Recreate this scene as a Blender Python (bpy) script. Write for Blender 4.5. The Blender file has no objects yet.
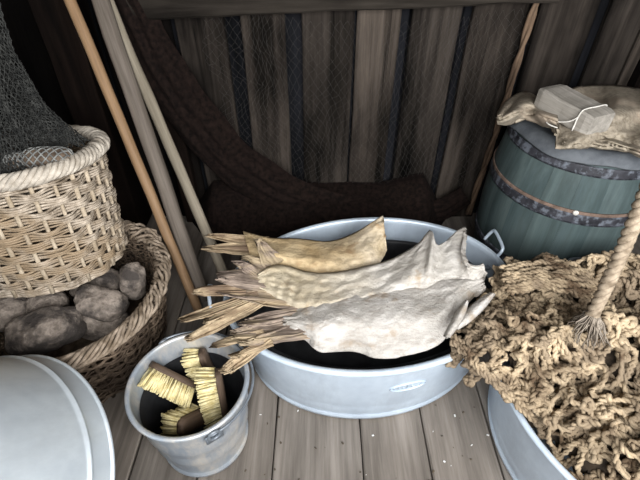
import bpy, math, random
import numpy as np
from mathutils import Vector, Matrix, Euler, noise as mnoise

random.seed(7)
RNG = np.random.default_rng(7)
scene = bpy.context.scene
col = scene.collection
PI = math.pi

# ------------------------------------------------------------------ camera
CAM_H, FPX, PITCH = 1.3, 440.0, math.radians(40.5)
cam_data = bpy.data.cameras.new('camera')
cam_data.sensor_width = 36.0
cam_data.lens = FPX / 640.0 * 36.0
cam_data.clip_start = 0.02
cam = bpy.data.objects.new('camera', cam_data)
col.objects.link(cam)
cam.location = (0, 0, CAM_H)
cam.rotation_euler = (PI / 2 - PITCH, 0, 0)
scene.camera = cam

# ------------------------------------------------------------------ daylight: overcast sky through the open front of the shed
world = bpy.data.worlds.new('world')
scene.world = world
world.use_nodes = True
bg = world.node_tree.nodes['Background']
bg.inputs['Color'].default_value = (0.94, 0.975, 1.0, 1)
bg.inputs['Strength'].default_value = 1.5
DOOR = (-0.35, 1.25, 0.85, 2.05)          # doorway x0, x1, z0, z1 in the wall behind the camera
FRONT_Y = -.45
ld = bpy.data.lights.new('doorway_daylight', 'AREA')
ld.shape = 'RECTANGLE'
ld.size, ld.size_y = DOOR[1] - DOOR[0], DOOR[3] - DOOR[2]
ld.energy = 36
ld.color = (0.975, 0.985, 1.0)
lo = bpy.data.objects.new('doorway_daylight', ld)
col.objects.link(lo)
lo.location = ((DOOR[0] + DOOR[1]) / 2, FRONT_Y, (DOOR[2] + DOOR[3]) / 2)
lo.rotation_euler = (PI / 2, 0, 0)       # shines towards +y, into the shed

vs = scene.view_settings
vs.view_transform = 'Standard'
vs.look = 'None'
vs.gamma = 1.0
vs.use_curve_mapping = False
vs.exposure = 1.3

# ------------------------------------------------------------------ helpers
def ray(u, v):
    x = (u - 320) / FPX
    y = -(v - 240) / FPX
    return np.array((x, math.cos(PITCH) + y * math.sin(PITCH), -math.sin(PITCH) + y * math.cos(PITCH)))

def at(u, v, z=None, y=None, x=None):
    """A direction in the photograph, met with the height / wall / side plane the thing touches."""
    r = ray(u, v)
    if z is not None: t = (z - CAM_H) / r[2]
    elif y is not None: t = y / r[1]
    else: t = x / r[0]
    return np.array((t * r[0], t * r[1], CAM_H + t * r[2]))

def nz(x, y=0.0, z=0.0):
    return mnoise.noise(Vector((x, y, z)))

def tag(o, label=None, cat=None, group=None, kind=None):
    if label: o['label'] = label
    if cat: o['category'] = cat
    if group: o['group'] = group
    if kind: o['kind'] = kind
    return o

def empty(name, loc=(0, 0, 0), rot=(0, 0, 0)):
    o = bpy.data.objects.new(name, None)
    o.empty_display_size = 0.05
    col.objects.link(o)
    o.location = loc
    o.rotation_euler = rot
    return o

def norm(v):
    v = np.asarray(v, float)
    return v / max(1e-9, np.linalg.norm(v))

class MB:
    def __init__(s):
        s.V = []; s.F = []; s.n = 0
    def add(s, verts, faces):
        verts = np.asarray(verts, float).reshape(-1, 3)
        s.V.append(verts)
        o = s.n
        s.F.extend([tuple(i + o for i in f) for f in faces])
        s.n += len(verts)
    def grid(s, G, closed_u=False, closed_v=False, flip=False):
        G = np.asarray(G, float); a, b = G.shape[:2]
        idx = np.arange(a * b).reshape(a, b)
        i0 = idx if closed_u else idx[:-1]
        i1 = np.roll(idx, -1, 0) if closed_u else idx[1:]
        def cols(m):
            return (m, np.roll(m, -1, 1)) if closed_v else (m[:, :-1], m[:, 1:])
        a0, a1 = cols(i0); b0, b1 = cols(i1)
        q = np.stack([a0, b0, b1, a1], -1).reshape(-1, 4)
        if flip: q = q[:, ::-1]
        s.add(G.reshape(-1, 3), q.tolist())
    def tube(s, pts, r, sides=6, closed=False, caps=True):
        pts = np.asarray(pts, float); n = len(pts)
        T, N, B = frames(pts, closed)
        r = np.broadcast_to(np.asarray(r, float), (n,))
        a = np.arange(sides) * 2 * PI / sides
        ring = N[:, None] * np.cos(a)[None, :, None] + B[:, None] * np.sin(a)[None, :, None]
        G = pts[:, None] + ring * r[:, None, None]
        base = s.n
        s.grid(G, closed_u=closed, closed_v=True)
        if caps and not closed:
            s.F.append(tuple(base + k for k in range(sides)))
            s.F.append(tuple(base + (n - 1) * sides + k for k in range(sides))[::-1])
    def ply(s, pts, r, turns_per_m=40, plies=2, sides=5, phase=0.0, closed=False, spread=None):
        """a twisted rope: helical plies round the centre line"""
        pts = np.asarray(pts, float)
        T, N, B = frames(pts, closed)
        d = np.concatenate([[0], np.cumsum(np.linalg.norm(np.diff(pts, axis=0), axis=1))])
        rr = np.broadcast_to(np.asarray(r, float), (len(pts),))
        for k in range(plies):
            a = d * turns_per_m * 2 * PI + phase + k * 2 * PI / plies
            off = (N * np.cos(a)[:, None] + B * np.sin(a)[:, None]) * (rr * (spread or .52))[:, None]
            s.tube(pts + off, rr * (0.60 if plies > 2 else .62), sides, closed=False)
    def box(s, c, d, R=None, bev=0.0):
        c = np.asarray(c, float); h = np.asarray(d, float) / 2
        if bev <= 0:
            P = np.array([(x, y, z) for x in (-1, 1) for y in (-1, 1) for z in (-1, 1)], float) * h
            F = [(0, 1, 3, 2), (4, 6, 7, 5), (0, 4, 5, 1), (2, 3, 7, 6), (0, 2, 6, 4), (1, 5, 7, 3)]
        else:
            P, F = bevel_box(h, bev)
        if R is not None: P = P @ np.asarray(R).T
        s.add(P + c, F)
    def lathe(s, prof, n=48, ex=1.0, ey=1.0, c=(0, 0, 0), closed=False):
        a = np.arange(n) * 2 * PI / n
        G = np.array([[(c[0] + r * math.cos(t) * ex, c[1] + r * math.sin(t) * ey, c[2] + z) for t in a] for r, z in prof])
        s.grid(G, closed_u=closed, closed_v=True, flip=True)
    def build(s, name, mat, parent=None, smooth=True):
        me = bpy.data.meshes.new(name)
        V = np.concatenate(s.V) if s.V else np.zeros((0, 3))
        me.from_pydata(V.tolist(), [], s.F)
        if smooth: me.polygons.foreach_set('use_smooth', [True] * len(me.polygons))
        me.materials.append(mat)
        me.update()
        o = bpy.data.objects.new(name, me)
        col.objects.link(o)
        if parent is not None: o.parent = parent
        return o

def bevel_box(h, b):
    b = min(b, min(h) * .9)
    V = []; idx = {}
    for sx in (-1, 1):
        for sy in (-1, 1):
            for sz in (-1, 1):
                for ax in range(3):
                    p = np.array((sx, sy, sz), float) * (h - b)
                    p[ax] = (sx, sy, sz)[ax] * h[ax]
                    idx[(sx, sy, sz, ax)] = len(V); V.append(p)
    F = []
    for ax in range(3):
        o1, o2 = [(1, 2), (0, 2), (0, 1)][ax]
        for sg in (-1, 1):
            ring = []
            for a, c in ((-1, -1), (1, -1), (1, 1), (-1, 1)):
                k = [0, 0, 0]; k[ax] = sg; k[o1] = a; k[o2] = c
                ring.append(idx[(k[0], k[1], k[2], ax)])
            F.append(tuple(ring))
    for ax in range(3):
        o1, o2 = [(1, 2), (0, 2), (0, 1)][ax]
        for a in (-1, 1):
            for c in (-1, 1):
                k = [0, 0, 0]; k[o1] = a; k[o2] = c
                k0 = list(k); k0[ax] = -1; k1 = list(k); k1[ax] = 1
                F.append((idx[(*k0, o1)], idx[(*k1, o1)], idx[(*k1, o2)], idx[(*k0, o2)]))
    for sx in (-1, 1):
        for sy in (-1, 1):
            for sz in (-1, 1):
                F.append(tuple(idx[(sx, sy, sz, ax)] for ax in range(3)))
    # consistent outward winding
    V = np.array(V); G = []
    for f in F:
        p = V[list(f)]; nrm = np.cross(p[1] - p[0], p[2] - p[0])
        G.append(f if np.dot(nrm, p.mean(0)) > 0 else f[::-1])
    return V, G

def frames(pts, closed=False):
    n = len(pts)
    if closed: T = np.roll(pts, -1, 0) - np.roll(pts, 1, 0)
    else: T = np.gradient(pts, axis=0)
    T = T / np.maximum(1e-9, np.linalg.norm(T, axis=1))[:, None]
    N = np.empty_like(T)
    ref = np.array((0, 0, 1.0)) if abs(T[0][2]) < .9 else np.array((1.0, 0, 0))
    v = ref - T[0] * np.dot(ref, T[0]); v /= np.linalg.norm(v)
    for i in range(n):
        t = T[i]
        v = v - t * (v[0] * t[0] + v[1] * t[1] + v[2] * t[2])
        v = v / max(1e-9, math.sqrt(v[0] * v[0] + v[1] * v[1] + v[2] * v[2]))
        N[i] = v
    B = np.cross(T, N)
    return T, N, B

def resample(pts, n):
    pts = np.asarray(pts, float)
    d = np.concatenate([[0], np.cumsum(np.linalg.norm(np.diff(pts, axis=0), axis=1))])
    s = np.linspace(0, d[-1], n)
    return np.stack([np.interp(s, d, pts[:, k]) for k in range(pts.shape[1])], 1)

def smooth_path(pts, n, it=2):
    pts = np.asarray(pts, float)
    for _ in range(it):                                   # Chaikin
        q = .75 * pts[:-1] + .25 * pts[1:]; r = .25 * pts[:-1] + .75 * pts[1:]
        pts = np.concatenate([pts[:1], np.stack([q, r], 1).reshape(-1, pts.shape[1]), pts[-1:]])
    return resample(pts, n)

# ------------------------------------------------------------------ materials
def new_mat(name):
    m = bpy.data.materials.new(name); m.use_nodes = True
    nt = m.node_tree
    return m, nt, nt.nodes['Principled BSDF']

def ramp(nt, fac, stops):
    r = nt.nodes.new('ShaderNodeValToRGB')
    e = r.color_ramp.elements
    while len(e) < len(stops): e.new(0.5)
    for k, (p, c) in enumerate(stops):
        e[k].position = p; e[k].color = (*c, 1)
    nt.links.new(fac, r.inputs['Fac'])
    return r.outputs['Color']

def coords(nt, scale=(1, 1, 1), rnd=True):
    tc = nt.nodes.new('ShaderNodeTexCoord')
    mp = nt.nodes.new('ShaderNodeMapping')
    mp.inputs['Scale'].default_value = scale
    src = tc.outputs['Object']
    if rnd:
        oi = nt.nodes.new('ShaderNodeObjectInfo')
        mul = nt.nodes.new('ShaderNodeMath'); mul.operation = 'MULTIPLY'; mul.inputs[1].default_value = 53.0
        nt.links.new(oi.outputs['Random'], mul.inputs[0])
        ad = nt.nodes.new('ShaderNodeVectorMath'); ad.operation = 'ADD'
        nt.links.new(src, ad.inputs[0]); nt.links.new(mul.outputs[0], ad.inputs[1])
        src = ad.outputs[0]
    nt.links.new(src, mp.inputs['Vector'])
    return mp.outputs['Vector']

def noise_n(nt, vec, scale, detail=6, rough=.6, dist=0.0):
    n = nt.nodes.new('ShaderNodeTexNoise')
    n.inputs['Scale'].default_value = scale
    n.inputs['Detail'].default_value = detail
    n.inputs['Roughness'].default_value = rough
    n.inputs['Distortion'].default_value = dist
    nt.links.new(vec, n.inputs['Vector'])
    return n.outputs['Fac']

def mix(nt, a, b, fac, mode='MULTIPLY'):
    m = nt.nodes.new('ShaderNodeMix'); m.data_type = 'RGBA'; m.blend_type = mode
    if isinstance(fac, float): m.inputs['Factor'].default_value = fac
    else: nt.links.new(fac, m.inputs['Factor'])
    for s, v in (('A', a), ('B', b)):
        sock = [i for i in m.inputs if i.name == s and i.type == 'RGBA'][0]
        if isinstance(v, tuple): sock.default_value = (*v, 1)
        else: nt.links.new(v, sock)
    return [o for o in m.outputs if o.type == 'RGBA'][0]

def bump(nt, bsdf, h, strength=.3, dist=.01):
    b = nt.nodes.new('ShaderNodeBump')
    b.inputs['Strength'].default_value = strength
    b.inputs['Distance'].default_value = dist
    nt.links.new(h, b.inputs['Height'])
    nt.links.new(b.outputs['Normal'], bsdf.inputs['Normal'])

def wood(name, dark, light, axis=2, scale=14, rough=.85, stain=None, bs=.35, tone=.35, low=.75):
    m, nt, b = new_mat(name)
    sc = [1, 1, 1]; sc[axis] = .05
    v = coords(nt, tuple(sc))
    n1 = noise_n(nt, v, scale, 9, .68, .4)
    c = ramp(nt, n1, [(.36, dark), (.64, light)])
    v2 = coords(nt, tuple(.35 if k == axis else 1.0 for k in range(3)))
    n2 = noise_n(nt, v2, 4.2, 4, .6)
    st = stain or tuple(.45 * x for x in dark)
    c = mix(nt, c, ramp(nt, n2, [(.36, tuple(s + .25 for s in st)), (.62, (1, 1, 1))]), low)
    n3 = noise_n(nt, v, scale * 5, 4, .7)
    c = mix(nt, c, ramp(nt, n3, [(.3, (.55, .53, .5)), (.6, (1, 1, 1))]), .6)
    oi = nt.nodes.new('ShaderNodeObjectInfo')
    c = mix(nt, c, ramp(nt, oi.outputs['Random'], [(0, (1 - tone,) * 3), (1, (1.0, .97, .94))]), 1.0)
    nt.links.new(c, b.inputs['Base Color'])
    b.inputs['Roughness'].default_value = rough
    b.inputs['Specular IOR Level'].default_value = .25 if rough < .82 else .06
    bump(nt, b, n1, bs, .006)
    return m

def mottled(name, c1, c2, scale=20, rough=.8, metal=0.0, bs=.3, bd=.004, c3=None, s3=4.0, det=6, rnd=False, spec=.3, stretch=(1, 1, 1)):
    m, nt, b = new_mat(name)
    v = coords(nt, stretch, rnd)
    n1 = noise_n(nt, v, scale, det, .62)
    c = ramp(nt, n1, [(.37, c1), (.63, c2)])
    if c3:
        n2 = noise_n(nt, v, s3, 5, .6)
        k = nt.nodes.new('ShaderNodeMapRange')
        k.inputs['From Min'].default_value = .49; k.inputs['From Max'].default_value = .61
        nt.links.new(n2, k.inputs['Value'])
        c = mix(nt, c, c3, k.outputs['Result'], 'MIX')
    nt.links.new(c, b.inputs['Base Color'])
    b.inputs['Roughness'].default_value = rough
    b.inputs['Metallic'].default_value = metal
    b.inputs['Specular IOR Level'].default_value = spec
    if bs: bump(nt, b, n1, bs, bd)
    return m

M = {}
M['floor'] = wood('floor_wood', (.15, .13, .111), (.30, .264, .23), 1, 16, .8, (.3, .28, .26), .35, .2, .6)
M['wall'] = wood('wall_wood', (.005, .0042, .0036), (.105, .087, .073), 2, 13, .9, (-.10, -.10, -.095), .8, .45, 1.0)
M['wall_gap'] = wood('wall_gap_wood', (.005, .0055, .007), (.017, .018, .022), 2, 14, .9, None, .3, .3)
M['beam'] = wood('beam_wood', (.010, .0085, .007), (.045, .039, .033), 0, 12, .9)
M['post'] = wood('post_wood', (.005, .0034, .0028), (.018, .0112, .0085), 2, 12, .9)
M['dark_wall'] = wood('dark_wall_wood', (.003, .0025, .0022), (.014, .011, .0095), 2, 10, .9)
M['rafter'] = wood('roof_wood', (.03, .025, .02), (.10, .085, .07), 1, 10, .9)
M['pole_a'] = wood('pole_tan_wood', (.20, .125, .068), (.35, .232, .135), 2, 18, .6, (.5, .4, .32), .12, .05, .4)
M['pole_b'] = wood('pole_grey_wood', (.10, .084, .070), (.20, .172, .147), 2, 18, .75, (.4, .38, .36), .25, .05, .5)
M['pole_c'] = wood('pole_pale_wood', (.19, .162, .12), (.35, .30, .23), 2, 18, .7, (.5, .47, .42), .2, .05, .5)

def galvanised(name, c1, c2, dirt, dirt_amount=.6, metal=.35, rough=.42):
    m, nt, b = new_mat(name)
    v = coords(nt, (1, 1, 1), False)
    vo = nt.nodes.new('ShaderNodeTexVoronoi'); vo.inputs['Scale'].default_value = 34
    nt.links.new(v, vo.inputs['Vector'])
    n1 = noise_n(nt, v, 7, 6, .6)
    c = ramp(nt, n1, [(.3, c1), (.7, c2)])
    c = mix(nt, c, ramp(nt, vo.outputs['Distance'], [(0, (.93, .94, .95)), (.6, (1, 1, 1))]), 1.0)
    v2 = coords(nt, (1, 1, .35), False)
    n2 = noise_n(nt, v2, 11, 8, .72)
    k = nt.nodes.new('ShaderNodeMapRange')
    k.inputs['From Min'].default_value = .47; k.inputs['From Max'].default_value = .66
    k.inputs['To Max'].default_value = dirt_amount
    nt.links.new(n2, k.inputs['Value'])
    c = mix(nt, c, dirt, k.outputs['Result'], 'MIX')
    nt.links.new(c, b.inputs['Base Color'])
    b.inputs['Metallic'].default_value = metal
    b.inputs['Roughness'].default_value = rough
    bump(nt, b, n2, .12, .004)
    return m
M['zinc'] = galvanised('galvanised_steel', (.52, .60, .69), (.66, .75, .84), (.42, .48, .55), .45)
M['zinc_dull'] = galvanised('dull_galvanised_steel', (.50, .545, .58), (.62, .67, .70), (.42, .455, .485), .45)
M['zinc_dirty'] = galvanised('scaled_galvanised_steel', (.27, .305, .35), (.40, .44, .48), (.62, .575, .51), .95)
M['zinc_dark'] = galvanised('dark_galvanised_steel', (.16, .18, .21), (.26, .29, .32), (.10, .11, .12), .7)
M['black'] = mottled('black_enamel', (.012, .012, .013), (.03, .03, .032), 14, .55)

M['wicker'] = mottled('pale_wicker', (.20, .155, .11), (.50, .42, .33), 30, .7, 0, .2, .002, (.30, .22, .14), 5)
M['wicker_rim'] = mottled('bleached_wicker', (.32, .275, .22), (.56, .50, .42), 30, .7, 0, .2, .002)
M['wicker_stake'] = mottled('stake_wicker', (.32, .25, .17), (.52, .43, .32), 30, .7, 0, .2, .002)
M['wicker_old'] = mottled('old_wicker', (.06, .04, .025), (.18, .13, .09), 30, .75, 0, .2, .002, (.05, .033, .022), 6)
M['wicker_old_rim'] = mottled('old_rim_wicker', (.15, .11, .073), (.34, .27, .205), 26, .75, 0, .2, .002)
M['stone'] = mottled('sooty_stone', (.15, .122, .10), (.36, .30, .25), 40, .9, 0, 1.0, .012, (.06, .05, .044), 9, 8, True)
M['net_dark'] = mottled('dark_green_twine', (.012, .0125, .0115), (.045, .045, .041), 60, .9, 0, 0)
M['net_grey'] = mottled('grey_twine', (.10, .10, .094), (.24, .24, .225), 60, .9, 0, 0)
M['cork'] = mottled('dark_cork', (.05, .035, .025), (.14, .10, .07), 40, .9)
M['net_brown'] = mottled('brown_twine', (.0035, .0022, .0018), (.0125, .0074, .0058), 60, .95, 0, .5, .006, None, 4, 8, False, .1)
M['net_fine'] = mottled('fine_grey_twine', (.045, .04, .036), (.08, .073, .066), 40, .95, 0, 0)
M['edge_rope'] = mottled('tan_edge_rope', (.055, .034, .021), (.15, .098, .062), 30, .9, 0, .4, .004, None, 4, 6, False, .3, (1, 1, .2))
M['rope_net'] = mottled('coir_rope', (.075, .047, .026), (.45, .35, .23), 13, .9, 0, .5, .002, (.20, .15, .10), 9)
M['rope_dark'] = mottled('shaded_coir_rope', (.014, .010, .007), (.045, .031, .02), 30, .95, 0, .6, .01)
M['rope'] = mottled('hanging_coir_rope', (.14, .105, .07), (.32, .255, .185), 40, .9, 0, .5, .002, None, 4)
M['fray'] = mottled('frayed_fibre', (.15, .12, .092), (.30, .255, .205), 40, .95, 0, 0)
M['bristle'] = mottled('yellow_bristle', (.54, .44, .20), (.74, .65, .38), 60, .8, 0, 0, .002, None, 4, 5, True)
M['brush_wood'] = wood('brush_wood', (.08, .052, .035), (.20, .14, .10), 0, 30, .7, None, .2)

def fish_mat(name, c1, c2, spot, spot_at=.60, grad=None):
    m, nt, b = new_mat(name)
    v = coords(nt, (1, 1, 1), False)
    n1 = noise_n(nt, v, 9, 7, .6)
    c = ramp(nt, n1, [(.3, c1), (.68, c2)])
    if grad:                                   # flesh pales from the tail stem towards the shoulders
        x0, x1, g1, g2 = grad
        sx = nt.nodes.new('ShaderNodeSeparateXYZ'); nt.links.new(v, sx.inputs[0])
        gr = nt.nodes.new('ShaderNodeMapRange'); gr.inputs['From Min'].default_value = x0; gr.inputs['From Max'].default_value = x1
        nt.links.new(sx.outputs['X'], gr.inputs['Value'])
        c = mix(nt, c, ramp(nt, n1, [(.3, g1), (.68, g2)]), gr.outputs['Result'], 'MIX')
    vf = coords(nt, (.25, 1, 1), False)
    nf = noise_n(nt, vf, 75, 6, .7)
    c = mix(nt, c, ramp(nt, nf, [(.34, (.66, .63, .60)), (.58, (1, 1, 1))]), .8)
    n2 = noise_n(nt, v, 16, 4, .55)
    k = nt.nodes.new('ShaderNodeMapRange')
    k.inputs['From Min'].default_value = spot_at; k.inputs['From Max'].default_value = spot_at + .12
    k.inputs['To Max'].default_value = .75
    nt.links.new(n2, k.inputs['Value'])
    c = mix(nt, c, spot, k.outputs['Result'], 'MIX')
    nt.links.new(c, b.inputs['Base Color'])
    b.inputs['Roughness'].default_value = .7
    b.inputs['Specular IOR Level'].default_value = .3
    n3 = noise_n(nt, v, 120, 5, .7)
    ad = nt.nodes.new('ShaderNodeMath'); ad.operation = 'MULTIPLY_ADD'; ad.inputs[1].default_value = .45
    nt.links.new(n3, ad.inputs[0]); nt.links.new(n2, ad.inputs[2])
    bump(nt, b, ad.outputs[0], .75, .014)
    return m
M['fish_white'] = fish_mat('salted_white_skin', (.37, .34, .30), (.55, .52, .485), (.30, .235, .17), .57, None)
M['fish_cream'] = fish_mat('dried_cream_flesh', (.42, .34, .215), (.58, .51, .39), (.34, .24, .14), .62, (-.08, .20, (.42, .385, .335), (.57, .54, .50)))
M['fish_yellow'] = fish_mat('dried_yellow_flesh', (.46, .32, .16), (.68, .53, .32), (.36, .225, .11), .58, (-.02, .16, (.46, .36, .22), (.66, .56, .42)))
M['fish_tail'] = mottled('dried_fin', (.10, .073, .058), (.30, .235, .185), 90, .75, 0, .6, .004, (.36, .28, .18), 18, 8, False, .3, (.14, .8, 1))
M['fish_tail_yellow'] = mottled('dried_yellow_fin', (.22, .155, .095), (.46, .36, .23), 80, .75, 0, .6, .004, (.17, .115, .075), 18, 8, False, .3, (.16, .6, 1))

M['stave'] = wood('green_painted_stave', (.045, .064, .066), (.10, .132, .132), 2, 9, .5, (.3, .40, .40), .1, .12, .5)
M['hoop'] = mottled('flaking_black_hoop', (.010, .010, .013), (.035, .035, .042), 30, .6, 0, .4, .003, (.11, .12, .14), 40, 8)
M['rust'] = mottled('rusty_iron', (.09, .06, .045), (.19, .13, .10), 40, .8, 0, .4, .002)
M['tarp'] = mottled('slate_canvas', (.06, .066, .074), (.11, .118, .128), 18, .8, 0, .3, .004)
M['sack'] = mottled('burlap', (.17, .14, .10), (.31, .265, .205), 90, .95, 0, .5, .002, (.25, .20, .15), 8)
M['block'] = wood('grey_block_wood', (.24, .227, .205), (.40, .38, .35), 0, 26, .85, (.5, .5, .48), .5)
M['string'] = mottled('pale_string', (.4, .38, .34), (.6, .57, .52), 50, .9, 0, 0)
M['chip'] = mottled('pale_flake', (.6, .58, .55), (.8, .78, .75), 30, .8, 0, 0)
M['debris'] = mottled('dark_crumb', (.05, .04, .03), (.12, .09, .06), 30, .9, 0, 0)

# ------------------------------------------------------------------ the shed
WALL_Y = 1.70
def structure(name, mb, mat):
    return tag(mb.build(name, mat, None, False), kind='structure')

def plank_mesh(w, l, t, axis, seed, mat, wav=.0025):
    """one board with worn, slightly wavy long edges; long axis given"""
    n = 8; r = random.Random(seed)
    rows = []
    for i in range(n + 1):
        s = i / n - .5
        a = -w / 2 + nz(seed * 3.1, i * .9) * wav; b = w / 2 + nz(seed * 5.7 + 9, i * .9) * wav
        d = nz(seed * 1.7, i * .6, 4) * wav * .6
        c = min(.004, w * .1)
        rows.append([(a, -t / 2, s * l), (a, t / 2 - c + d, s * l), (a + c, t / 2 + d, s * l), (b - c, t / 2 + d, s * l), (b, t / 2 - c + d, s * l), (b, -t / 2, s * l)])
    G = np.array(rows)
    mb = MB(); mb.grid(G)
    mb.F.append((0, 1, 2, 3, 4, 5)); k = n * 6
    mb.F.append((k + 5, k + 4, k + 3, k + 2, k + 1, k))
    V = np.concatenate(mb.V)
    if axis == 'floor': V = np.stack([V[:, 0], V[:, 2], V[:, 1]], 1)     # long along y, face up
    elif axis == 'wall': V = np.stack([V[:, 0], -V[:, 1], V[:, 2]], 1)   # long along z, face -y
    elif axis == 'side': V = np.stack([V[:, 1], V[:, 0], V[:, 2]], 1)    # long along z, face +x
    mb.V = [V]
    return mb.build('plank', mat, None, False)

# floor
mb = MB(); mb.box((.15, .58, -.06), (3.1, 2.4, .06)); floor = structure('floor', mb, M['wall_gap'])
fx = [-1.4, -1.17, -.95, -.73, -.535, -.345, -.135, .122, .314, .515, .72, .93, 1.13, 1.36, 1.62]
for i in range(len(fx) - 1):
    w = fx[i + 1] - fx[i] - .0045
    o = plank_mesh(w, 2.4, .03, 'floor', i + 1, M['floor'])
    o.location = ((fx[i] + fx[i + 1]) / 2, .58, -.016 + random.uniform(-.0015, .001))
    o.parent = floor

# back wall: dark backing boards with weathered face boards in front
mb = MB(); mb.box((.15, WALL_Y + .07, 1.05), (3.1, .04, 2.2)); wall_back = structure('wall_back', mb, M['wall_gap'])
k = 100
for x0 in np.arange(-1.38, 1.65, .19):
    k += 1
    o = plank_mesh(.186, 2.1, .02, 'wall', k, M['wall_gap']); o.location = (x0 + .09, WALL_Y + .038, 1.05); o.parent = wall_back
edges = [(-1.36, -1.19), (-1.17, -.99), (-.97, -.82), (-.80, -.69), (-.675, -.54), (-.52, -.345), (-.285, -.125), (-.068, .123), (.131, .287), (.327, .502), (.540, .735), (.775, .975), (1.02, 1.155), (1.162, 1.33), (1.345, 1.5), (1.51, 1.66)]
for x0, x1 in edges:
    k += 1
    o = plank_mesh(x1 - x0, 2.1, .024, 'wall', k, M['wall'] if x0 > -.6 else M['dark_wall'], .006)  # left boards darker: the dim corner's shade is put into their colour
    o.location = ((x0 + x1) / 2, WALL_Y + .012 + random.uniform(-.003, .003), 1.05)
    o.rotation_euler = (0, random.uniform(-.006, .006), 0)
    o.parent = wall_back

# left wall, right wall, roof, front wall with the doorway behind the camera
mb = MB(); mb.box((-1.44, .58, 1.05), (.04, 2.4, 2.2)); wall_left = structure('wall_left', mb, M['wall_gap'])
for i in range(11):
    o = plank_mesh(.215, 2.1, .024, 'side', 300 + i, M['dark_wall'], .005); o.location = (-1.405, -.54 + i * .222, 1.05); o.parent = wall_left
mb = MB(); mb.box((1.70, .58, 1.05), (.04, 2.4, 2.2)); structure('wall_right', mb, M['dark_wall'])
mb = MB(); mb.box((.13, .58, 2.14), (3.2, 2.45, .04)); structure('ceiling', mb, M['rafter'])
mb = MB()
mb.box(((-1.44 + DOOR[0]) / 2, FRONT_Y - .05, 1.05), (DOOR[0] + 1.44, .04, 2.2))
mb.box(((1.7 + DOOR[1]) / 2, FRONT_Y - .05, 1.05), (1.7 - DOOR[1], .04, 2.2))
mb.box(((DOOR[0] + DOOR[1]) / 2, FRONT_Y - .05, (DOOR[3] + 2.15) / 2), (DOOR[1] - DOOR[0], .04, 2.15 - DOOR[3]))
mb.box(((DOOR[0] + DOOR[1]) / 2, FRONT_Y - .05, DOOR[2] / 2 - .02), (DOOR[1] - DOOR[0], .04, DOOR[2]))  # unseen closed lower half-door, added so the daylight falls from higher up
structure('wall_front', mb, M['dark_wall'])

# horizontal rail on the back wall, corner post, studs
def beam(name, a, b, w, d, mat, seed=0):
    """a hewn timber from a to b with uneven faces, standing d proud of the wall"""
    a = np.array(a, float); b = np.array(b, float); t = norm(b - a)
    yv = np.array((0, -1.0, 0)); sv = norm(np.cross(t, yv))
    n = 16; rows = []
    for i in range(n + 1):
        c = a + (b - a) * i / n
        j = [nz(seed + q * 7.3, i * .55) * .007 for q in range(4)]
        q = .006
        rows.append([c + sv * (-w / 2 + j[0]), c + sv * (-w / 2 + j[0]) + yv * (d - q), c + sv * (-w / 2 + q + j[0]) + yv * (d + j[2]), c + sv * (w / 2 - q + j[1]) + yv * (d + j[3]), c + sv * (w / 2 + j[1]) + yv * (d - q), c + sv * (w / 2 + j[1])])
    mb = MB(); mb.grid(np.array(rows), closed_v=True)
    mb.F.append((0, 1, 2, 3, 4, 5)); m = n * 6; mb.F.append((m + 5, m + 4, m + 3, m + 2, m + 1, m))
    return structure(name, mb, mat)
za = at(120, 16, y=WALL_Y - .06)[2]; zb = at(470, 3, y=WALL_Y - .06)[2]
beam('trim_1', (-.74, WALL_Y, za + .05 - .02), (.80, WALL_Y, zb + .052), .10, .06, M['beam'], 3)
pa = at(26, 0, y=1.58); pb = at(66, 0, y=1.58)
beam('trim_2', ((pa[0] + pb[0]) / 2, WALL_Y, 0), ((pa[0] + pb[0]) / 2, WALL_Y, 2.1), pb[0] - pa[0], .12, M['post'], 8)
beam('trim_3', (1.25, WALL_Y, 0), (1.25, WALL_Y, 2.1), .10, .05, M['post'], 15)
beam('trim_4', (-.60, WALL_Y, 0), (-.60, WALL_Y, 2.1), .07, .05, M['post'], 22)

# ------------------------------------------------------------------ brown net slung along the back wall
hn = tag(empty('hanging_net', (.1, WALL_Y, 0)), 'dark brown fine-mesh fishing net slung in a swag across the plank wall', 'fishing net')
def local(root, o):
    o.parent = root; o.matrix_parent_inverse = root.matrix_world.inverted() if root.matrix_world != Matrix.Identity(4) else Matrix.Translation(-Vector(root.location))
    return o
yw = WALL_Y - .035
cl = smooth_path([at(92, -60, y=yw), at(125, 0, y=yw), at(150, 55, y=yw - .01), at(190, 115, y=yw - .03), at(240, 170, y=yw - .05), at(300, 205, y=yw - .07), at(370, 218, y=yw - .07), at(435, 215, y=yw - .05), at(466, 195, y=yw - .03)], 90)
T_, N_, B_ = frames(cl)
wid = np.interp(np.linspace(0, 1, 90), [0, .25, .5, .75, 1], [.085, .10, .11, .10, .05])
mb = MB(); G = []
for i in range(90):
    side = norm(np.cross(T_[i], (0, -1, 0))); row = []
    for j in range(25):
        t = j / 24 * 2 - 1
        fold = .006 * math.sin(t * 13 + 2 * nz(i * .05, 1)) * (1 - t * t) + .03 * math.sqrt(max(0, 1 - t * t)) + .008 * nz(i * .15, j * .4)
        row.append(cl[i] + side * t * wid[i] * (1 + .12 * nz(i * .12, t)) + np.array((0, -1, 0)) * fold)
    G.append(row)
mb.grid(np.array(G)); o = mb.build('gathered_fold', M['net_brown']); local(hn, o)
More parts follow.
